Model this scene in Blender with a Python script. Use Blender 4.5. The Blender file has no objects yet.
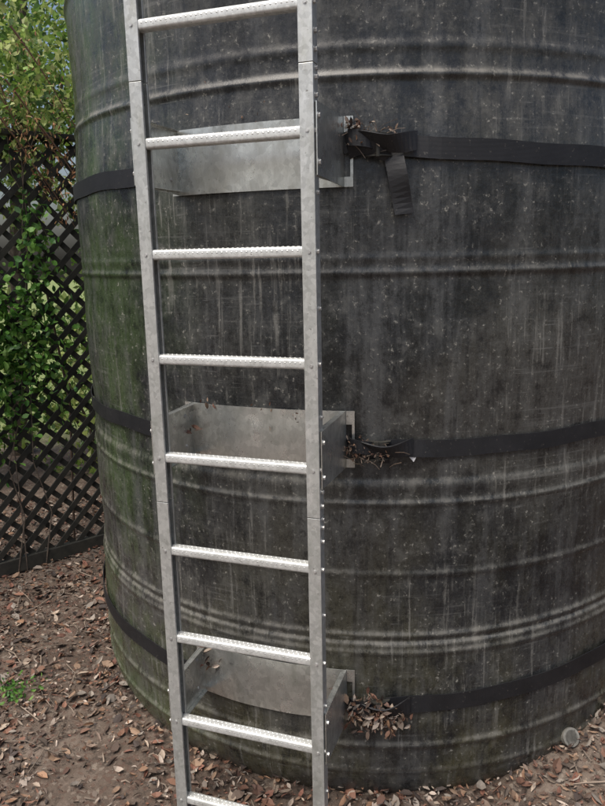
import bpy, math, random
import numpy as np
from mathutils import Vector, Matrix, noise
random.seed(7); rng=np.random.default_rng(7)
S=bpy.context.scene
# ---------------- frame of reference ----------------
EYE=1.73; F=700.0; PITCH=math.radians(12); ROLL=math.radians(1.18)
C=np.array([0.301,3.186]); R=1.22
n2=np.array([-0.327,-0.945]); n2/=np.linalg.norm(n2); t2=np.array([-n2[1],n2[0]])
RL=1.43
WR=.225; WL=.266      # lateral distance of the right / left rail from the radial line
def L(a,b,z):   # ladder frame: a lateral (right), b outwards from rail centre, z up
    p=C+(RL+b)*n2+a*t2
    return (p[0],p[1],z)
def prof(z):
    r=R
    r+=0.003*math.sin((z-0.2)*2*math.pi/0.55)
    for zc,am,w in ((2.262,.003,.014),(2.19,.0065,.010),(1.715,.002,.010),(1.675,.0035,.009),(1.05,.002,.014),(1.00,.0045,.009),(.775,.004,.011),(.57,.0055,.010),(.515,.004,.009),(.19,.006,.012),(.09,.004,.010),(2.62,.008,.012)):
        r+=am*math.exp(-((z-zc)/w)**2)
    def sm(a,b,x):
        x=min(1,max(0,(x-a)/(b-a))); return x*x*(3-2*x)
    r+=0.007*(1-sm(.54,.555,z))
    r-=0.003*(sm(1.06,1.08,z)-sm(1.66,1.675,z))
    r-=.022*sm(1.75,2.4,z)
    if z<.09: r-=0.05*((.09-z)/.13)**2
    return r
def T(th,z,dr=0.0,base=None):
    r=(prof(z) if base is None else base)+dr
    p=C+r*(math.cos(th)*n2+math.sin(th)*t2)
    return (p[0],p[1],z)
def gz(x,y):
    d=math.hypot(x-C[0],y-C[1])
    v=.022*noise.noise((x*1.3,y*1.3,.3))+.014*noise.noise((x*5,y*5,2))+.008*noise.noise((x*17,y*17,4))+.004*noise.noise((x*45,y*45,7))
    v-=.036
    if d<2.2: v+=.018*math.exp(-((d-1.22)/.16)**2)*(1 if x>C[0] else .5)
    if x>.6 and y<3.6: v+=.17*min(1,(x-.6)/.6)
    if y>3.3 and x<-.7: v+=.05*min(1,(y-3.3))
    return v
# ---------------- node helpers ----------------
def newmat(name):
    m=bpy.data.materials.new(name); m.use_nodes=True
    nt=m.node_tree; b=nt.nodes['Principled BSDF']
    return m,nt,b
def vec(nt,src,scale=(1,1,1),rot=(0,0,0),loc=(0,0,0)):
    m=nt.nodes.new('ShaderNodeMapping'); m.inputs['Scale'].default_value=scale; m.inputs['Rotation'].default_value=rot; m.inputs['Location'].default_value=loc
    nt.links.new(src,m.inputs['Vector']); return m.outputs[0]
def noi(nt,v,scale,detail=3,rough=.55,dist=0,dim='3D'):
    x=nt.nodes.new('ShaderNodeTexNoise'); x.noise_dimensions=dim; x.inputs['Scale'].default_value=scale; x.inputs['Detail'].default_value=detail
    x.inputs['Roughness'].default_value=rough; x.inputs['Distortion'].default_value=dist
    nt.links.new(v,x.inputs['Vector']); return x.outputs['Fac']
def ramp(nt,f,stops):
    r=nt.nodes.new('ShaderNodeValToRGB'); e=r.color_ramp.elements
    while len(e)<len(stops): e.new(.5)
    for el,(p,c) in zip(e,stops):
        el.position=p; el.color=(c,c,c,1) if isinstance(c,(int,float)) else (*c,1)
    nt.links.new(f,r.inputs[0]); return r.outputs[0]
def mix(nt,f,a,b,mode='MIX'):
    m=nt.nodes.new('ShaderNodeMix'); m.data_type='RGBA'; m.blend_type=mode
    for s,v in ((m.inputs[0],f),(m.inputs[6],a),(m.inputs[7],b)):
        if isinstance(v,(int,float)): s.default_value=v
        elif isinstance(v,tuple): s.default_value=(*v,1)
        else: nt.links.new(v,s)
    return m.outputs[2]
def mul(nt,a,b,op='MULTIPLY'):
    m=nt.nodes.new('ShaderNodeMath'); m.operation=op
    for s,v in ((m.inputs[0],a),(m.inputs[1],b)):
        if isinstance(v,(int,float)): s.default_value=v
        else: nt.links.new(v,s)
    return m.outputs[0]
def bump(nt,b,h,st,dist=.01):
    x=nt.nodes.new('ShaderNodeBump'); x.inputs['Strength'].default_value=st; x.inputs['Distance'].default_value=dist
    nt.links.new(h,x.inputs['Height']); nt.links.new(x.outputs[0],b.inputs['Normal'])
# ---------------- materials ----------------
def mat_tank():
    m,nt,b=newmat('weathered_black_polyethylene')
    uv=nt.nodes.new('ShaderNodeUVMap').outputs[0]
    D='2D'
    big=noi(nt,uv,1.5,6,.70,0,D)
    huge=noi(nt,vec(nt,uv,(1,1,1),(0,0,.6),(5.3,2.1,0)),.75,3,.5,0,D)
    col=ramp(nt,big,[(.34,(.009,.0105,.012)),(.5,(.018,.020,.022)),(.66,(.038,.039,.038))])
    col=mix(nt,ramp(nt,huge,[(.47,0.),(.56,.38)]),col,(.080,.076,.066))  # broad brown-grey patches paint in the tone change of a soft diagonal shadow
    sx=nt.nodes.new('ShaderNodeSeparateXYZ'); nt.links.new(uv,sx.inputs[0])
    low=ramp(nt,mul(nt,sx.outputs[1],.5),[(.0,.80),(.5,.12)])
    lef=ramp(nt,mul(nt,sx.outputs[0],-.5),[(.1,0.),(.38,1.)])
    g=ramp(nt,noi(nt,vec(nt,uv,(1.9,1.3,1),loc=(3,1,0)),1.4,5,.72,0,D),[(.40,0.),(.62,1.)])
    col=mix(nt,mul(nt,g,low),col,(.064,.060,.032))
    col=mix(nt,mul(nt,lef,mul(nt,g,.85)),col,(.046,.075,.027))  # green on the left: algae, plus a greenish reflection painted into the colour
    s=ramp(nt,noi(nt,vec(nt,uv,(8,.9,1)),1,6,.74,0,D),[(.48,0.),(.66,1.)])
    s=mul(nt,s,ramp(nt,big,[(.40,.55),(.62,.15)]))
    col=mix(nt,s,col,(.095,.098,.098))
    fs=noi(nt,vec(nt,uv,(46,2.2,1),loc=(1,9,0)),1,6,.76,0,D)
    col=mix(nt,ramp(nt,fs,[(.34,.5),(.45,0.)]),col,(.008,.009,.010))
    msk=ramp(nt,big,[(.44,0.05),(.56,1.)])
    col=mix(nt,mul(nt,ramp(nt,fs,[(.555,0.),(.66,.60)]),msk),col,(.21,.205,.185))
    f2=noi(nt,vec(nt,uv,(1.25,1,1)),11,9,.84,0,D)
    col=mix(nt,ramp(nt,f2,[(.52,0.),(.64,.38)]),col,(.125,.124,.112))
    col=mix(nt,ramp(nt,f2,[(.36,.75),(.46,0.)]),col,(.008,.009,.010))
    # faint horizontal scuffs and one family of slanted scratches
    hs=ramp(nt,noi(nt,vec(nt,uv,(1.6,60,1),loc=(6,3,0)),1,5,.7,0,D),[(.60,0.),(.70,.35)])
    col=mix(nt,mul(nt,hs,msk),col,(.17,.17,.16))
    x=ramp(nt,noi(nt,vec(nt,uv,(7,120,1),(0,0,.9),(2,2,0)),1,3,.6,0,D),[(.68,0.),(.74,.4)])
    col=mix(nt,mul(nt,x,msk),col,(.19,.19,.18))
    sp=noi(nt,uv,60,5,.78,0,D)
    col=mix(nt,mul(nt,ramp(nt,sp,[(.61,0.),(.67,.85)]),ramp(nt,f2,[(.45,.06),(.56,1.)])),col,(.29,.28,.245))
    at=nt.nodes.new('ShaderNodeAttribute'); at.attribute_name='dust'
    d=mul(nt,at.outputs['Fac'],ramp(nt,f2,[(.40,0.05),(.58,.75)]))
    col=mix(nt,d,col,(.19,.18,.155))
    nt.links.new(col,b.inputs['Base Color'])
    nt.links.new(ramp(nt,f2,[(.40,.20),(.62,.46)]),b.inputs['Roughness'])
    hh=mul(nt,mul(nt,big,9.0),mul(nt,sp,f2,'ADD'),'ADD')
    bump(nt,b,hh,.35,.0018)
    return m
def mat_galv(name,base,metal,r0,r1,grime=.5,spangle=70):
    m,nt,b=newmat(name)
    oc=nt.nodes.new('ShaderNodeTexCoord').outputs['Object']
    v=nt.nodes.new('ShaderNodeTexVoronoi'); v.inputs['Scale'].default_value=spangle; nt.links.new(oc,v.inputs['Vector'])
    sep=nt.nodes.new('ShaderNodeSeparateColor'); nt.links.new(v.outputs['Color'],sep.inputs[0])
    c=ramp(nt,sep.outputs[0],[(0,tuple(x*.82 for x in base)),(1,tuple(min(1,x*1.10) for x in base))])
    f=noi(nt,vec(nt,oc,(1,1,.45)),18,6,.75)
    c=mix(nt,ramp(nt,f,[(.47,0.),(.66,grime)]),c,(base[0]*.42,base[1]*.42,base[2]*.36))
    c=mix(nt,ramp(nt,f,[(.32,.5),(.43,0.)]),c,(.78,.78,.76))
    st=noi(nt,oc,110,3,.65)
    c=mix(nt,ramp(nt,st,[(.66,0.),(.72,.7)]),c,(.10,.09,.07))
    nt.links.new(c,b.inputs['Base Color']); b.inputs['Metallic'].default_value=metal
    nt.links.new(ramp(nt,f,[(.35,r0),(.65,r1)]),b.inputs['Roughness'])
    bump(nt,b,f,.25,.001)
    return m
def mat_plain(name,c1,c2,scale,rough,bs=.3,bd=.002,metal=0):
    m,nt,b=newmat(name)
    oc=nt.nodes.new('ShaderNodeTexCoord').outputs['Object']
    f=noi(nt,oc,scale,4,.65)
    nt.links.new(ramp(nt,f,[(.32,c1),(.68,c2)]),b.inputs['Base Color']); b.inputs['Roughness'].default_value=rough; b.inputs['Metallic'].default_value=metal
    bump(nt,b,f,bs,bd)
    return m
def mat_strap():
    m,nt,b=newmat('black_webbing')
    oc=nt.nodes.new('ShaderNodeTexCoord').outputs['Object']
    c=ramp(nt,noi(nt,oc,9,4,.7),[(.35,(.005,.0055,.007)),(.75,(.014,.014,.016))])
    c=mix(nt,ramp(nt,noi(nt,oc,120,3,.6),[(.66,0.),(.72,.5)]),c,(.14,.13,.11))
    nt.links.new(c,b.inputs['Base Color']); b.inputs['Roughness'].default_value=.55
    w=nt.nodes.new('ShaderNodeTexWave'); w.inputs['Scale'].default_value=130; w.bands_direction='Z'; nt.links.new(oc,w.inputs['Vector'])
    bump(nt,b,w.outputs['Fac'],.3,.0008); return m
def mat_leaf(name,trans=.35,rough=.5):
    m,nt,b=newmat(name)
    at=nt.nodes.new('ShaderNodeAttribute'); at.attribute_name='Col'
    c=at.outputs['Color']
    nt.links.new(c,b.inputs['Base Color']); b.inputs['Roughness'].default_value=rough
    if trans>0:
        tr=nt.nodes.new('ShaderNodeBsdfTranslucent'); nt.links.new(c,tr.inputs['Color'])
        mx=nt.nodes.new('ShaderNodeMixShader'); mx.inputs[0].default_value=trans
        nt.links.new(b.outputs[0],mx.inputs[1]); nt.links.new(tr.outputs[0],mx.inputs[2])
        nt.links.new(mx.outputs[0],nt.nodes['Material Output'].inputs['Surface'])
    return m
def mat_ground():
    m,nt,b=newmat('leaf_strewn_soil')
    oc=nt.nodes.new('ShaderNodeTexCoord').outputs['Object']
    c=ramp(nt,noi(nt,oc,1.6,4,.65),[(.34,(.070,.048,.035)),(.5,(.115,.083,.062)),(.66,(.20,.155,.122))])
    f=noi(nt,oc,15,8,.80)
    c=mix(nt,ramp(nt,f,[(.38,.85),(.48,0.)]),c,(.032,.023,.017))
    c=mix(nt,ramp(nt,f,[(.55,0.),(.64,.6)]),c,(.27,.21,.17))
    v=nt.nodes.new('ShaderNodeTexVoronoi'); v.inputs['Scale'].default_value=70; nt.links.new(oc,v.inputs['Vector'])
    sep=nt.nodes.new('ShaderNodeSeparateColor'); nt.links.new(v.outputs['Color'],sep.inputs[0])
    c=mix(nt,ramp(nt,sep.outputs[0],[(.72,0.),(.8,.5)]),c,(.11,.058,.04))
    c=mix(nt,ramp(nt,sep.outputs[1],[(.90,0.),(.94,.5)]),c,(.30,.25,.20))
    sx=nt.nodes.new('ShaderNodeSeparateXYZ'); nt.links.new(oc,sx.inputs[0])
    fa=ramp(nt,mul(nt,sx.outputs[1],.1),[(.62,0.),(.72,1.)])
    c=mix(nt,fa,c,ramp(nt,f,[(.3,(.09,.13,.03)),(.7,(.24,.28,.10))]))
    nt.links.new(c,b.inputs['Base Color']); b.inputs['Roughness'].default_value=.9
    bump(nt,b,mul(nt,f,mul(nt,sep.outputs[2],.12),'ADD'),.9,.02)
    return m
M_tank=mat_tank()
M_rail=mat_galv('galvanised_steel_rail',(.52,.53,.51),.55,.32,.52,.5,90)
M_rung=mat_galv('galvanised_steel_rung',(.64,.65,.63),.4,.30,.48,.35,120)
M_brk=mat_galv('galvanised_sheet',(.60,.61,.58),.80,.22,.42,.45,60)
M_bolt=mat_plain('zinc_bolt',(.35,.35,.34),(.6,.6,.58),60,.4,metal=.6)
M_strap=mat_strap()
M_slat=mat_plain('dark_stained_timber',(.012,.013,.011),(.042,.039,.031),14,.75)
M_leaf=mat_leaf('green_foliage',.42)
M_dry=mat_leaf('dry_leaf_litter',.0,.75)
M_bark=mat_plain('bark',(.06,.045,.035),(.14,.11,.085),20,.9,.8,.01)
M_ground=mat_ground()
M_pvc=mat_plain('weathered_grey_plastic',(.12,.115,.10),(.26,.25,.22),25,.5)
# ---------------- mesh builder ----------------
class MB:
    def __init__(s): s.v=[];s.f=[];s.c=[]
    def add(s,vs,fs,col=None):
        o=len(s.v); s.v+= [tuple(p) for p in vs]; s.f+=[tuple(i+o for i in f) for f in fs]
        if col is not None: s.c+=[col]*len(vs)
    def obj(s,name,mat,parent=None,smooth=False,bevel=0):
        me=bpy.data.meshes.new(name); me.from_pydata(s.v,[],s.f); me.update()
        if s.c:
            a=me.color_attributes.new('Col','FLOAT_COLOR','POINT')
            a.data.foreach_set('color',np.array([(c[0],c[1],c[2],1) for c in s.c],dtype=np.float32).ravel())
        me.materials.append(mat)
        if smooth: me.shade_smooth()
        o=bpy.data.objects.new(name,me); S.collection.objects.link(o)
        if parent: o.parent=parent
        if bevel:
            bm=o.modifiers.new('b','BEVEL'); bm.width=bevel; bm.segments=2; bm.limit_method='ANGLE'
        return o
def empty(name):
    o=bpy.data.objects.new(name,None); S.collection.objects.link(o); return o
def extrude(mb,poly,z0,z1,fn,closed=True):
    k=len(poly); vs=[fn(a,b,z0) for a,b in poly]+[fn(a,b,z1) for a,b in poly]
    fs=[(i,(i+1)%k,(i+1)%k+k,i+k) for i in range(k)]
    fs+=[tuple(range(k))[::-1],tuple(range(k,2*k))]
    mb.add(vs,fs)
def tube(mb,pts,rad,seg=8,col=None,caps=True):
    pts=[Vector(p) for p in pts]; n=len(pts); vs=[];fs=[]
    if isinstance(rad,(int,float)): rad=[rad]*n
    for i,p in enumerate(pts):
        d=(pts[min(i+1,n-1)]-pts[max(i-1,0)]).normalized()
        u=d.orthogonal().normalized() if i==0 else (pu-d*pu.dot(d)).normalized()
        pu=u; w=d.cross(u)
        for k in range(seg):
            a=2*math.pi*k/seg; vs.append(p+(u*math.cos(a)+w*math.sin(a))*rad[i])
    for i in range(n-1):
        for k in range(seg):
            fs.append((i*seg+k,i*seg+(k+1)%seg,(i+1)*seg+(k+1)%seg,(i+1)*seg+k))
    if caps: fs+=[tuple(range(seg))[::-1],tuple(range((n-1)*seg,n*seg))]
    mb.add(vs,fs,col)
def ribbon(mb,cs,ws,half,th):
    cs=[Vector(c) for c in cs]; ws=[Vector(w).normalized() for w in ws]; n=len(cs); vs=[];fs=[]
    for i in range(n):
        d=(cs[min(i+1,n-1)]-cs[max(i-1,0)]).normalized(); nn=d.cross(ws[i]).normalized()*(th/2)
        a=ws[i]*half
        vs+=[cs[i]-a-nn,cs[i]+a-nn,cs[i]+a+nn,cs[i]-a+nn]
    for i in range(n-1):
        for k in range(4):
            fs.append((i*4+k,i*4+(k+1)%4,i*4+4+(k+1)%4,i*4+4+k))
    fs+=[(3,2,1,0),tuple(range(4*n-4,4*n))]
    mb.add(vs,fs)
# ---------------- water tank ----------------
tank=empty('water_tank')
NS=300
zs=list(np.arange(-.08,2.9,.005))
rs=[prof(z) for z in zs]
dust=[]
for i in range(len(zs)):
    j=min(len(zs)-2,max(1,i)); sl=-(rs[j+1]-rs[j-1])/(zs[j+1]-zs[j-1])
    dust.append(min(1,max(0,sl*2.2-.12)))
top=[(2.9+.42*math.sin(a),rs[-1]*math.cos(a)+.0) for a in np.linspace(.05,1.50,24)]
allz=zs+[t[0] for t in top]; allr=rs+[t[1] for t in top]; dust+= [0.2]*len(top)
V=[]
for z,r in zip(allz,allr):
    for k in range(NS):
        a=2*math.pi*k/NS
        wob=0.003*math.sin(3*a+z*1.3)+.002*math.sin(7*a-z*3)
        p=C+(r+wob*(z>.1))*(math.cos(a)*n2+math.sin(a)*t2); V.append((p[0],p[1],z))
Fc=[];rows=len(allz)
for i in range(rows-1):
    for k in range(NS): Fc.append((i*NS+k,i*NS+(k+1)%NS,(i+1)*NS+(k+1)%NS,(i+1)*NS+k))
Fc.append(tuple(range((rows-1)*NS,rows*NS)))
me=bpy.data.meshes.new('shell'); me.from_pydata(V,[],Fc); me.update()
uvl=me.uv_layers.new(name='UVMap'); dat=np.zeros((len(me.loops),2),dtype=np.float32); q=0
st=2*math.pi/NS*R
for i in range(rows-1):
    for k in range(NS):
        off=0 if k<NS//2 else -NS     # seam at the back of the tank
        for (ii,kk) in ((i,k),(i,k+1),(i+1,k+1),(i+1,k)):
            dat[q]=((kk+off)*st,allz[ii]); q+=1
uvl.data.foreach_set('uv',dat.ravel())
at=me.attributes.new('dust','FLOAT','POINT'); at.data.foreach_set('value',np.repeat(np.array(dust,dtype=np.float32),NS))
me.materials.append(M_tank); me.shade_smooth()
o=bpy.data.objects.new('shell',me); S.collection.objects.link(o); o.parent=tank
# ---------------- straps ----------------
def strap(zc,h,zr,zl):
    """zc height at the bracket, zr/zl offsets reached ~50 degrees to the right / left"""
    root=empty('strap'); mb=MB()
    th0=.285; ths=np.linspace(th0,2*math.pi-.24,200)
    base=max(prof(z) for z in np.linspace(zc-h-.02,zc+h+.02,9))+.0065
    cs=[];ws=[]
    def zo(th):
        tl=2*math.pi-th
        return zr*min(1,max(0,(th-.28)/.9)) if th<math.pi/2 else (zl if tl<math.pi/2 else zr+(zl-zr)*(th-math.pi/2)/math.pi)
    for th in ths:
        e=math.exp(-((th-.285)/.10)**2)
        cs.append(T(th,zc+zo(th)+.003*math.sin(th*9)+.002*math.sin(th*23+zc),0,base+.001+.006*e)); ws.append((n2[0]*.2*e*math.sin(th*30),n2[1]*.2*e*math.sin(th*30),1))
    ribbon(mb,cs,ws,h,.003)
    mb.obj('webbing',M_strap,root)
    mb=MB(); cs=[];ws=[]
    for i,u in enumerate(np.linspace(0,1,18)):
        th=.190+u*(.345-.190)
        cs.append(T(th,zc+.006+.006*math.sin(u*7),0,base+.012+.030*math.sin(math.pi*u)**.8)); 
        tw=.75*math.sin(math.pi*u*1.1)
        ws.append((n2[0]*math.sin(tw),n2[1]*math.sin(tw),math.cos(tw)))
    ribbon(mb,cs,ws,h*.9,.004)
    cs=[T(.20+u*.09,zc-.012+.01*math.sin(u*5),0,base+.018+.014*math.sin(3.1*u)) for u in np.linspace(0,1,8)]
    ws=[(n2[0]*.4,n2[1]*.4,.9)]*8
    ribbon(mb,cs,ws,h*.8,.004)
    cs=[T(.225+.025*math.cos(a),zc+.008+h*.4*math.sin(a*.5),0,base+.030+.014*math.sin(a)) for a in np.linspace(-1.6,3.4,14)]
    ribbon(mb,cs,[(0,0,1)]*14,h*.75,.004)
    mb.obj('folded_end',M_strap,root)
    mb=MB()
    for s in (-1,1):
        cs=[T(.235+u*.06,zc+s*h*.98,0,base+.010+.018*math.sin(u*3.1)) for u in np.linspace(0,1,6)]
        ribbon(mb,cs,[(n2[0],n2[1],0)]*6,.010,.003)
    tube(mb,[T(.262,zc-h*1.1,0,base+.034),T(.262,zc+h*1.1,0,base+.034)],.006,10)
    mb.obj('ratchet_buckle',M_slat,root)
    return root,base
r1,b1=strap(2.008,.028,-.045,-.035)
r2,b2=strap(1.172,.026,-.005,0.)
r3,b3=strap(.342,.028,.035,0.)
mb=MB(); cs=[];ws=[]
for u in np.linspace(0,1,14):
    th=.290+.030*u; z=2.015-.185*u
    cs.append(T(th,z,.020+.012*math.sin(u*3.6)**2)); 
    tw=.18*math.sin(u*4); d=t2*math.cos(tw+th)+n2*(math.sin(tw)-math.sin(th)); ws.append((d[0],d[1],.10))
ribbon(mb,cs,ws,.026,.003); mb.obj('hanging_tail',M_strap,r1)
mb=MB()
lb=[T(.338,1.147,0,b2+.0065),T(.356,1.147,0,b2+.0065),T(.349,1.131,0,b2+.0065),T(.347,1.154,0,b2+.0065)]
mb.add(lb,[(0,2,1),(0,1,3)]); mb.obj('care_label',mat_plain('white_label',(.6,.6,.6),(.8,.8,.8),30,.6),r2)
# ---------------- ladder ----------------
ladder=empty('ladder')
SP=.280; Z0=1.73+2.02*SP
def rail(side):
    W=WR if side>0 else WL; fl=.036; d=.018; t=.0022; lip=.008
    s=side
    P=[(W,d),(W-fl,d),(W-fl,d-lip),(W-fl+t,d-lip),(W-fl+t,d-t),(W-t,d-t),(W-t,-d+t),(W-fl+t,-d+t),(W-fl+t,-d+lip),(W-fl,-d+lip),(W-fl,-d),(W,-d)]
    poly=[(s*a,b) for a,b in P]
    if s>0: poly=poly[::-1]
    mb=MB()
    cuts=[-.02,1.045,2.165,3.1]
    for i in range(3): extrude(mb,poly,cuts[i]+.0008,cuts[i+1]-.0008,L)
    mb.obj('right_rail' if s>0 else 'left_rail',M_rail,ladder,bevel=.0012)
    mb=MB()
    for zc in cuts[1:3]:
        a0=s*(W-.0045); a1=s*(W-.0025)
        extrude(mb,[(a0,-d+.004),(a1,-d+.004),(a1,d-.004),(a0,d-.004)],zc-.09,zc+.09,L)
    mb.obj('splice_plate',M_brk,ladder)
rail(1); rail(-1)
mb=MB(); bm_=MB()
for k in range(-3,9):
    z=Z0-k*SP
    if z<.0 : continue
    sec=[]
    hw,hh,rr=.0155,.0135,.007
    for cx,cz,a0 in ((hw-rr,hh-rr,0),(-hw+rr,hh-rr,90),(-hw+rr,-hh+rr,180),(hw-rr,-hh+rr,270)):
        for j in range(5):
            a=math.radians(a0+j*22.5); sec.append((cx+rr*math.cos(a),cz+rr*math.sin(a)))
    q=len(sec); A=-WL+.0335;B=WR-.0335
    vs=[L(A,b,z+c) for b,c in sec]+[L(B,b,z+c) for b,c in sec]
    mb.add(vs,[(i,(i+1)%q,(i+1)%q+q,i+q) for i in range(q)])
    for e0,e1 in ((-WL+.035,-WL+.0035),(WR-.035,WR-.0035)):
        vs=[L(e0,b*.9,z+c*.9) for b,c in sec]+[L(e1,b*.9,z+c*.9) for b,c in sec]
        mb.add(vs,[(i,(i+1)%q,(i+1)%q+q,i+q) for i in range(q)])
    for r_,(bb,cc,nb,nc) in enumerate(((.005,hh,0,1),(-.006,hh,0,1),(hw,.003,1,0))):
        nd=30
        for j in range(nd):
            a=A+.012+j*(B-A-.026)/(nd-1)+(.0065 if r_==1 else 0)
            if a>B-.005: continue
            ring=[];m_=6
            for w in range(m_):
                an=2*math.pi*w/m_; da=.0032*math.cos(an); dt=.0026*math.sin(an)
                ring.append(L(a+da, bb+(dt if nc else 0), z+cc+(dt if nb else 0)))
            tip=L(a,bb+nb*.0010,z+cc+nc*.0016)
            bm_.add(ring+[tip],[(w,(w+1)%m_,m_) for w in range(m_)])
ro=mb.obj('rungs',M_rung,ladder,smooth=True); bm_.obj('grip_dimples',M_rung,ladder)
mb=MB()
def bolt(p,nrm,r=.0055,h=.004,hexn=6):
    p=Vector(p); nrm=Vector(nrm).normalized()
    tube(mb,[p-nrm*.001,p+nrm*.0008],r*1.5,14); tube(mb,[p+nrm*.0008,p+nrm*h],r,hexn)
t3=(t2[0],t2[1],0); n3=(n2[0],n2[1],0); mt3=(-t2[0],-t2[1],0)
for k in range(-3,9):
    z=Z0-k*SP
    if z<.0: continue
    bolt(L(WR,.006,z),t3,.0055,.006); bolt(L(-WL,.006,z),mt3,.004)
    bolt(L(WR,-.004,z-.14),t3,.0048,.005)
    bolt(L(-WL+.0022,0,z-.12),t3,.0055,.006); bolt(L(-WL+.0022,0,z-.17),t3,.0055,.006)
    bolt(L(WR-.017,.018,z+random.uniform(-.003,.003)),n3,.0038,.0028,10); bolt(L(-WL+.017,.018,z),n3,.0038,.0028,10)
for zc in (1.045,2.165):
    for dz in (-.07,-.03,.03,.07):
        bolt(L(WR,.002,zc+dz),t3,.0055,.007); bolt(L(-WL+.0045,.002,zc+dz),t3,.0055,.007); bolt(L(-WL,.002,zc+dz),mt3,.0042)
# ---------------- brackets ----------------
def bracket(z0,z1):
    g=MB()
    tt=.0025
    base=max(prof(z) for z in np.linspace(z0,z1,20))+.0095
    na=32; aR=math.asin((WR+.0035)/base); aL=math.asin((WL+.0035)/base)
    inn=[-aL+(aL+aR)*i/na for i in range(na+1)]
    vs=[]
    for rr in (base,base+tt):
        for zz in (z0,z1):
            for a in inn: vs.append(T(a,zz,0,rr+.0014*math.sin(a*17+zz*9)+.0008*math.sin(a*41)))
    m_=na+1; fs=[]
    for i in range(na):
        fs+=[(2*m_+i,2*m_+i+1,3*m_+i+1,3*m_+i),(i+1,i,m_+i,m_+i+1),(m_+i,3*m_+i,3*m_+i+1,m_+i+1),(i,i+1,2*m_+i+1,2*m_+i)]
    g.add(vs,fs)
    for s,am,W in ((-1,aL,WL+.0035),(1,aR,WR+.0035)):
        bt=base*math.cos(am)-RL
        a0=s*W; a1=s*(W+tt)
        ext=.012
        P=[(bt-.001,z0),(bt-.001,z1),(ext,z1-.004),(ext,z0+.010)]
        vs=[L(a0,b,z) for b,z in P]+[L(a1,b,z) for b,z in P]
        g.add(vs,[(0,1,2,3),(7,6,5,4)]+[(i,i+4,(i+1)%4+4,(i+1)%4) for i in range(4)])
        for zz in (z1-.0035,z0+.010):
            P=[(a0-s*.0005,bt+.006),(a0-s*.014,bt+.014),(a0-s*.014,ext-.01),(a0-s*.0005,ext-.004)]
            if s<0: P=P[::-1]
            extrude(g,P,zz-.001,zz+.001,L)
        def ear(u0,u1,e0,e1):
            vs=[]
            for u in (u0,u1):
                for rr in (0,tt):
                    th=s*(am+u*.022)
                    for zz in (e0,e1): vs.append(T(th,zz,0,base+.0005+rr))
            g.add(vs,[(0,1,3,2),(4,6,7,5),(0,4,5,1),(2,3,7,6),(1,5,7,3),(0,2,6,4)])
        ear(0.1,1,z0,z0+.026); ear(0.1,1,z1-.040,z1); ear(.72,1,z0+.026,z1-.040)
        nrm=(s*t2[0],s*t2[1],0)
        for zz in (z0+.04,z1-.035):
            bolt(L(s*(W+tt),.002,zz),nrm,.006,.006)
            bolt(L(s*W,bt+.05,zz),tuple(-x for x in nrm),.005,.004)
    g.obj('standoff_bracket',M_brk,ladder)
bracket(1.905,2.085); bracket(1.115,1.285); bracket(.285,.462)
mb.obj('bolts',M_bolt,ladder)
# ---------------- ground ----------------
def warp(t): return 3.2*t+55*abs(t)**7*(1 if t>0 else -1)
G=420; gx=[warp(-1+2*i/G) for i in range(G+1)]; gy=[warp(-1+2*i/G)+2.4 for i in range(G+1)]
V=[(x,y,gz(x,y)) for y in gy for x in gx]
Fc=[(j*(G+1)+i,j*(G+1)+i+1,(j+1)*(G+1)+i+1,(j+1)*(G+1)+i) for j in range(G) for i in range(G)]
me=bpy.data.meshes.new('ground'); me.from_pydata(V,[],Fc); me.update(); me.materials.append(M_ground); me.shade_smooth()
o=bpy.data.objects.new('ground',me); S.collection.objects.link(o)
# ---------------- leaves ----------------
LEAF=np.array([(0,-.5,0),(-.2,-.2,.03),(-.22,.15,.04),(0,.5,0),(.22,.15,.04),(.2,-.2,.03),(0,-.2,-.02),(0,.15,-.02)],dtype=float)
LF=[(0,6,1),(1,6,7,2),(2,7,3),(0,5,6),(5,4,7,6),(4,3,7)]
def rotm(yaw,pit,rol):
    cy,sy=math.cos(yaw),math.sin(yaw);cp,sp=math.cos(pit),math.sin(pit);cr,sr=math.cos(rol),math.sin(rol)
    return np.array([[cy,-sy,0],[sy,cy,0],[0,0,1]])@np.array([[1,0,0],[0,cp,-sp],[0,sp,cp]])@np.array([[cr,0,sr],[0,1,0],[-sr,0,cr]])
def addleaf(mb,p,size,tilt,col,curl=1.0,asp=1.0):
    m=rotm(random.uniform(0,6.28),random.gauss(0,tilt),random.gauss(0,tilt))
    v=LEAF.copy(); v[:,2]*=curl*random.uniform(-1,3.5); v[:,2]+=curl*random.uniform(-.5,.9)*v[:,1]**2; v[:,0]*=asp
    v=(v*size)@m.T+np.array(p)
    mb.add(v.tolist(),LF,col)
LEAF2=np.array([(0,-.5,0),(-.25,0,.04),(0,.5,0),(.25,0,.04),],dtype=float)
def addleaf2(mb,p,size,tilt,col,asp=1.0):
    m=rotm(random.uniform(0,6.28),random.gauss(0,tilt),random.gauss(0,tilt))
    v=LEAF2.copy(); v[:,2]*=random.uniform(-1,3); v[:,0]*=asp
    v=(v*size)@m.T+np.array(p)
    mb.add(v.tolist(),[(0,1,2),(0,2,3)],col)
DRY=[(.17,.09,.058),(.12,.065,.047),(.25,.165,.11),(.36,.285,.22),(.08,.052,.038),(.20,.10,.065),(.18,.13,.10),(.42,.345,.285),(.05,.036,.03),(.19,.085,.057),(.26,.15,.09),(.12,.09,.07),(.25,.215,.18)]
def drycol():
    c=random.choice(DRY); k=random.uniform(.5,1.15); return tuple(x*k for x in c)
lit=MB(); cnt=0; tries=0
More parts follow.
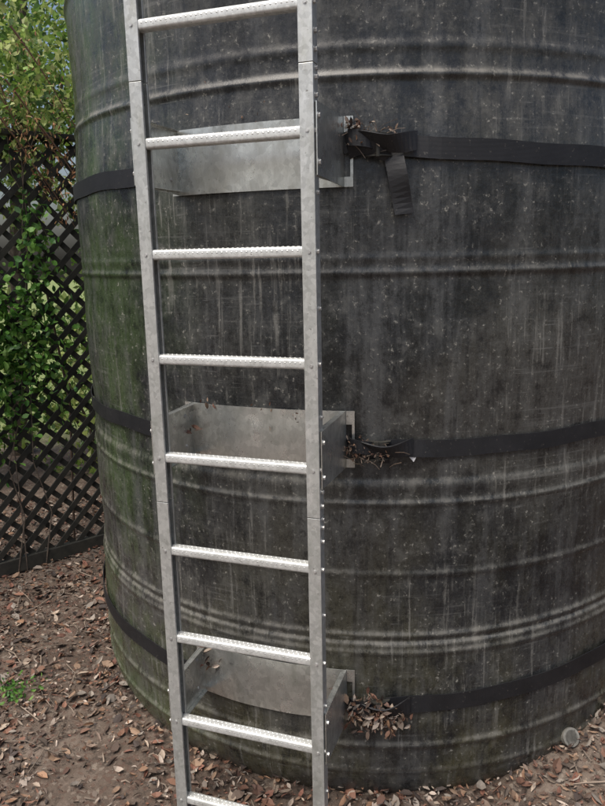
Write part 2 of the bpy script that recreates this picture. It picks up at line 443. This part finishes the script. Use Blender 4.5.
while cnt<32000 and tries<300000:
    tries+=1
    x=random.uniform(-2.6,2.0); y=random.uniform(.8,4.9)
    d=math.hypot(x-C[0],y-C[1])
    if d<R-.03 or (d<R+.3 and y>3.9): continue
    den=.20+.75*max(0,noise.noise((x*2.2+4,y*2.2,1))*2.2+.25)
    den+=1.0*math.exp(-((d-1.25)/.10)**2)
    if x>C[0]-.2: den+=.9
    if y<1.9 and x<0: den+=.45
    if y>3.0: den+=.5
    if random.random()>den/1.6: continue
    lift=abs(random.gauss(0,.007))+.002
    if d<R+.12: lift+=random.random()*.025*(1-(d-R+.03)/.15)
    s=random.choice((.012,.016,.02,.026,.034,.050))*random.uniform(.7,1.2)
    addleaf(lit,(x,y,gz(x,y)+lift+s*.05),s,.36,drycol(),1.2,random.uniform(.4,1.4)); cnt+=1
for i in range(16000):
    x=random.uniform(-2.4,1.8); y=random.uniform(.9,4.6); d=math.hypot(x-C[0],y-C[1])
    if d<R: continue
    s=random.uniform(.004,.016); addleaf2(lit,(x,y,gz(x,y)+.003),s,.6,drycol(),random.uniform(.4,2.))
lit.obj('leaf_litter',M_dry)
tw=MB()
for i in range(900):
    x=random.uniform(-2.3,2.0); y=random.uniform(1.0,4.4); d=math.hypot(x-C[0],y-C[1])
    if d<R+.05: continue
    l=random.choice((.03,.05,.07,.1,.16,.28))*random.uniform(.6,1.2); a=random.uniform(0,6.28); b=a+random.gauss(0,.35)
    p0=(x,y,gz(x,y)+.008);
    x1,y1=x+l*.5*math.cos(a),y+l*.5*math.sin(a); x2,y2=x1+l*.5*math.cos(b),y1+l*.5*math.sin(b)
    if math.hypot(x2-C[0],y2-C[1])<R+.02: continue
    k=random.uniform(.5,2.0)
    tube(tw,[p0,(x1,y1,gz(x1,y1)+.01+random.random()*.01),(x2,y2,gz(x2,y2)+.006)],[.0028,.0022,.001],5,(.14*k,.11*k,.085*k))
tw.obj('fallen_twigs',M_dry)
db=MB()
def clump(th,z,dr,spread,nn,sz=(.015,.04)):
    for i in range(nn):
        p=T(th+random.gauss(0,spread/R),z+random.gauss(0,spread*.7),0,R+dr+abs(random.gauss(0,.015)))
        addleaf(db,p,random.uniform(*sz),1.2,drycol(),1.2,random.uniform(.5,1.2))
clump(.225,2.045,.025,.022,18,(.012,.03)); clump(.215,2.06,.025,.012,14,(.012,.03)); clump(.30,2.045,.01,.010,6,(.01,.024))
clump(.212,1.18,.025,.024,100,(.007,.018)); clump(.262,1.172,.02,.018,40,(.006,.016))
clump(.240,.335,.045,.036,200,(.014,.040)); clump(.290,.300,.040,.028,90,(.014,.036))
clump(-.16,1.288,.005,.012,8,(.01,.025)); clump(.0,1.29,.005,.05,9,(.008,.02)); clump(-.05,2.088,-.005,.08,10,(.006,.014))
clump(-.22,.40,.02,.035,22); clump(-.20,1.20,.03,.02,5)
for i in range(110):
    th=random.choice((.235,.22,.26)); z=random.choice((2.03,1.17,1.17,.34)); p=Vector(T(th+random.gauss(0,.018),z+random.gauss(0,.016),0,R+.035))
    d=Vector((random.gauss(0,1),random.gauss(0,.5),random.gauss(0,.5))).normalized()*random.uniform(.010,.030)
    tube(db,[p-d,p+d*.2+Vector((0,0,.004)),p+d],[.0012,.001,.0006],4,random.choice([(.14,.10,.07),(.22,.17,.13),(.06,.045,.035)]))
db.obj('caught_leaf_debris',M_dry)
# ---------------- lattice fence ----------------
fence=empty('lattice_fence')
fo=np.array([-1.48,3.84]); fa=math.radians(50); fd=np.array([math.sin(fa),math.cos(fa)]); fn_=np.array([fd[1],-fd[0]])
FH=2.36; FB=.06
def FP(s,o,z): p=fo+fd*s+fn_*o; return (p[0],p[1],z)
def fbox(mb,s0,s1,o0,o1,z0,z1):
    vs=[FP(s,o,z) for z in (z0,z1) for (s,o) in ((s0,o0),(s1,o0),(s1,o1),(s0,o1))]
    mb.add(vs,[(3,2,1,0),(4,5,6,7),(0,1,5,4),(1,2,6,5),(2,3,7,6),(3,0,4,7)])
SA,SB=-3.2,3.2
mb=MB(); fbox(mb,SA,SB,-.03,.03,FH,FH+.03); fbox(mb,SA,SB,-.022,.022,FB-.06,FB+.02)
for s in np.arange(SA,SB+.1,1.6): fbox(mb,s-.35-.04,s-.35+.04,-.075,-.025,-.1,FH-.002)
mb.obj('frame_and_posts',M_slat,fence,bevel=.003)
for sg,o0,nm in ((1,.001,'lattice_front'),(-1,-.009,'lattice_back')):
    mb=MB(); pitch=.122; w=.0155
    c=SA-3
    while c<SB+3:
        z0,z1=FB,FH
        if sg>0: z0=max(z0,FB+(SA-c)); z1=min(z1,FB+(SB-c))
        else: z0=max(z0,FB+(c-SB)); z1=min(z1,FB+(c-SA))
        if z1-z0>.05:
            jit=random.gauss(0,.004)
            h=w*math.sqrt(2)
            vs=[]
            for o in (o0,o0+.008):
                for z in (z0,z1):
                    s=c+sg*(z-FB)+jit
                    vs+= [FP(s-h,o,z),FP(s+h,o,z)]
            mb.add(vs,[(0,1,3,2),(4,6,7,5),(0,4,5,1),(2,3,7,6),(1,5,7,3),(0,2,6,4)])
        c+=pitch
    mb.obj(nm,M_slat,fence)
# ---------------- vegetation ----------------
GR=[(.18,.29,.05),(.27,.37,.09),(.09,.17,.035),(.33,.40,.12),(.42,.46,.18),(.06,.12,.03)]
def gcol(k0=.65,k1=1.45):
    c=random.choice(GR); k=random.uniform(k0,k1); return tuple(x*k for x in c)
def cloud(mb,cen,rad,nn,size,colf,gap=.0,sc=3):
    for i in range(nn):
        v=np.array([random.gauss(0,1) for _ in range(3)]); v/=np.linalg.norm(v); v*=random.random()**(1/2.4)
        p=np.array(cen)+v*np.array(rad)
        if p[2]<0: continue
        if math.hypot(p[0]-C[0],p[1]-C[1])<R+.12: continue
        if np.dot(p[:2]-fo,fn_)>-.06: continue
        if noise.noise((p[0]*sc,p[1]*sc,p[2]*sc))<gap: continue
        addleaf2(mb,p,size*random.uniform(.6,1.3),1.0,colf(),random.uniform(.8,1.3))
tree=empty('garden_tree'); mb=MB()
tube(mb,[(-2.6,6.2,-.1),(-2.5,6.1,.9),(-2.35,6.0,1.8),(-2.2,5.9,2.8),(-2.0,5.8,4.0)],[.11,.09,.075,.055,.02],10)
limbs=[((-2.4,6.0,1.6),(-1.9,5.6,2.3),(-1.6,5.2,3.0)),((-2.3,6.0,2.0),(-2.8,5.7,2.6),(-3.2,5.4,3.2)),((-2.2,5.9,2.6),(-1.8,6.2,3.1),(-1.3,6.4,3.6)),((-2.25,5.9,2.3),(-2.3,5.3,2.8),(-2.3,4.8,3.2)),((-2.1,5.9,3.0),(-2.5,6.4,3.6),(-2.8,6.8,4.0))]
for l in limbs:
    tube(mb,l,[.04,.025,.008],7)
    for j in range(7):
        u=random.uniform(.3,1); p=Vector(l[1]).lerp(Vector(l[2]),u); d=Vector((random.gauss(0,.3),random.gauss(0,.3),random.gauss(.05,.25)))
        tube(mb,[p,p+d*.5,p+d+Vector((0,0,-.05))],[.009,.006,.002],5)
mb.obj('trunk_and_limbs',M_bark,tree)
cr=MB()
for l in limbs:
    for q in (l[1],l[2]): cloud(cr,q,(.65,.65,.5),2200,.06,gcol,-.08,3)
cloud(cr,(-2.2,5.8,3.4),(1.3,1.1,1.0),7500,.065,gcol,-.12,2.5)
cr.obj('crown',M_leaf,tree)
for (cx,cy,cz,rx,ry,rz,nn) in ((-2.9,5.2,1.0,.9,.5,1.1,5000),(-1.6,5.6,.7,.9,.5,.8,5000),(-1.3,6.6,1.2,1.0,.6,1.2,3500),(-4.2,4.2,1.2,.9,.7,1.2,2500),(0.2,7.0,1.1,1.2,.7,1.3,2000)):
    root=empty('shrub'); b=MB(); cloud(b,(cx,cy,cz),(rx,ry,rz),nn,.07,gcol,-.10,3); b.obj('foliage',M_leaf,root)
    st=MB()
    for j in range(7):
        a=random.uniform(0,6.28); tube(st,[(cx+.08*math.cos(a),cy+.08*math.sin(a),-.05),(cx+rx*.3*math.cos(a),cy+ry*.3*math.sin(a),cz*.7),(cx+rx*.6*math.cos(a),cy+ry*.6*math.sin(a),cz*1.4)],[.018,.012,.004],6)
    st.obj('stems',M_bark,root)
vine=empty('climbing_vine'); v=MB(); vs_=MB()
def vcol():
    c=random.choice([(.08,.20,.03),(.13,.28,.05),(.05,.14,.03),(.19,.33,.08)]); k=random.uniform(.7,1.35); return tuple(x*k for x in c)
for (s,z,rs_,rz_,nn) in ((-.35,1.25,.28,.28,850),(-.15,1.45,.22,.22,360),(-.02,1.15,.2,.2,280),(-.55,1.55,.3,.3,420),(.05,1.75,.10,.35,200),(-.3,.85,.3,.2,170),(-.2,2.50,.3,.25,600),(.15,2.62,.15,.3,450),(-.5,2.7,.4,.3,600)):
    for i in range(nn):
        p=FP(s+random.gauss(0,rs_*.6),(.02+abs(random.gauss(0,.06))) if z<2.2 else random.gauss(-.05,.12),z+random.gauss(0,rz_*.6))
        if math.hypot(p[0]-C[0],p[1]-C[1])<R+.06: continue
        addleaf(v,p,random.uniform(.025,.055),.9,vcol() if z<2.2 else gcol(),.8,random.uniform(1,1.6))
for i in range(6):
    s=random.uniform(-.7,.0); pts=[FP(s,.02,.0)]; 
    for j in range(1,9): s+=random.gauss(0,.08); pts.append(FP(s,.02+random.random()*.02,j*.31))
    tube(vs_,pts,[.004,.004,.003,.003,.003,.002,.002,.002,.002],5)
v.obj('leaves',M_leaf,vine); vs_.obj('stems',M_bark,vine)
br=MB(); root=empty('dry_branch')
def spray(p0,d,ln,nn):
    p0=Vector(p0); d=Vector(d).normalized(); pts=[p0+d*ln*u+Vector((0,0,-.25*u*u*ln)) for u in np.linspace(0,1,7)]
    tube(br,pts,[.006,.005,.004,.003,.003,.002,.001],5,(.14,.08,.05))
    for i in range(nn):
        u=random.uniform(.15,1); p=pts[int(u*6)]+Vector([random.gauss(0,.035) for _ in range(3)])
        k=random.uniform(.7,1.3); c=random.choice([(.36,.19,.09),(.28,.13,.06),(.16,.2,.05),(.38,.26,.13)]); addleaf(br,p,random.uniform(.015,.035),1.2,tuple(x*k for x in c),1,.6)
for s,z,l in ((-.25,2.75,.5),(-.05,2.6,.45),(.0,2.85,.55),(.1,2.4,.4),(-.35,2.95,.5),(.05,2.2,.3),(-.12,2.45,.4)):
    spray(FP(s,.14,z),(fd[0],fd[1],-1.2),l,100)
tube(br,[FP(.15,-.06,0.0),FP(.2,-.05,.9),FP(.12,-.05,1.6),FP(.05,-.05,2.3),FP(-.1,.04,2.9)],[.008,.008,.007,.006,.004],6,(.12,.08,.055))
br.obj('twigs_and_dead_leaves',M_dry,root)
wd=MB(); 
for i in range(90):
    p=(-1.20+random.gauss(0,.05),2.57+random.gauss(0,.05),0); addleaf(wd,(p[0],p[1],gz(p[0],p[1])+.014+random.random()*.03),random.uniform(.014,.03),.7,vcol(),1,1.1)
wd.obj('weed',M_leaf)
cap=empty('pipe_elbow'); mb=MB()
cx,cy=.885,2.11; zc=gz(cx,cy)+.026
d=Vector((.25,-.85,.45)).normalized(); p=Vector((cx,cy,zc))
tube(mb,[p-d*.05,p-d*.0,p+d*.002,p+d*.026,p+d*.026,p+d*.004],[.022,.024,.030,.031,.023,.021],24)
tube(mb,[p-d*.05,p-d*.05+Vector((.02,.0,-.03)),p-d*.05+Vector((.03,.01,-.08))],[.023,.024,.024],20)
mb.obj('elbow_body',M_pvc,cap,smooth=False)
# ---------------- camera ----------------
cam=bpy.data.cameras.new('camera'); co=bpy.data.objects.new('camera',cam); S.collection.objects.link(co); S.camera=co
fw=Vector((0,math.cos(PITCH),-math.sin(PITCH))); r0=Vector((1,0,0)); u0=r0.cross(fw)
rr=r0*math.cos(ROLL)-u0*math.sin(ROLL); uu=u0*math.cos(ROLL)+r0*math.sin(ROLL)
co.matrix_world=Matrix((( rr.x,uu.x,-fw.x,0),(rr.y,uu.y,-fw.y,0),(rr.z,uu.z,-fw.z,EYE),(0,0,0,1)))
cam.sensor_fit='VERTICAL'; cam.sensor_height=24; cam.lens=F/806*24; cam.clip_start=.02; cam.clip_end=500
# ---------------- light ----------------
el=math.radians(62); az=math.radians(-140)
w=bpy.data.worlds.new('World'); S.world=w; w.use_nodes=True; nt=w.node_tree
sk=nt.nodes.new('ShaderNodeTexSky'); sk.sky_type='NISHITA'; sk.sun_disc=False; sk.sun_elevation=el; sk.sun_rotation=az
sk.air_density=1; sk.dust_density=5
bg=nt.nodes['Background']; bg.inputs['Strength'].default_value=.15; nt.links.new(sk.outputs[0],bg.inputs['Color'])
sl=bpy.data.lights.new('sun','SUN'); sl.energy=3.7; sl.angle=math.radians(40); sl.color=(1,.96,.90)
so=bpy.data.objects.new('sun',sl); S.collection.objects.link(so)
sd=Vector((math.sin(az)*math.cos(el),math.cos(az)*math.cos(el),math.sin(el)))
so.rotation_euler=sd.to_track_quat('Z','Y').to_euler()
S.view_settings.view_transform='Standard'; S.view_settings.look='None'; S.view_settings.exposure=0
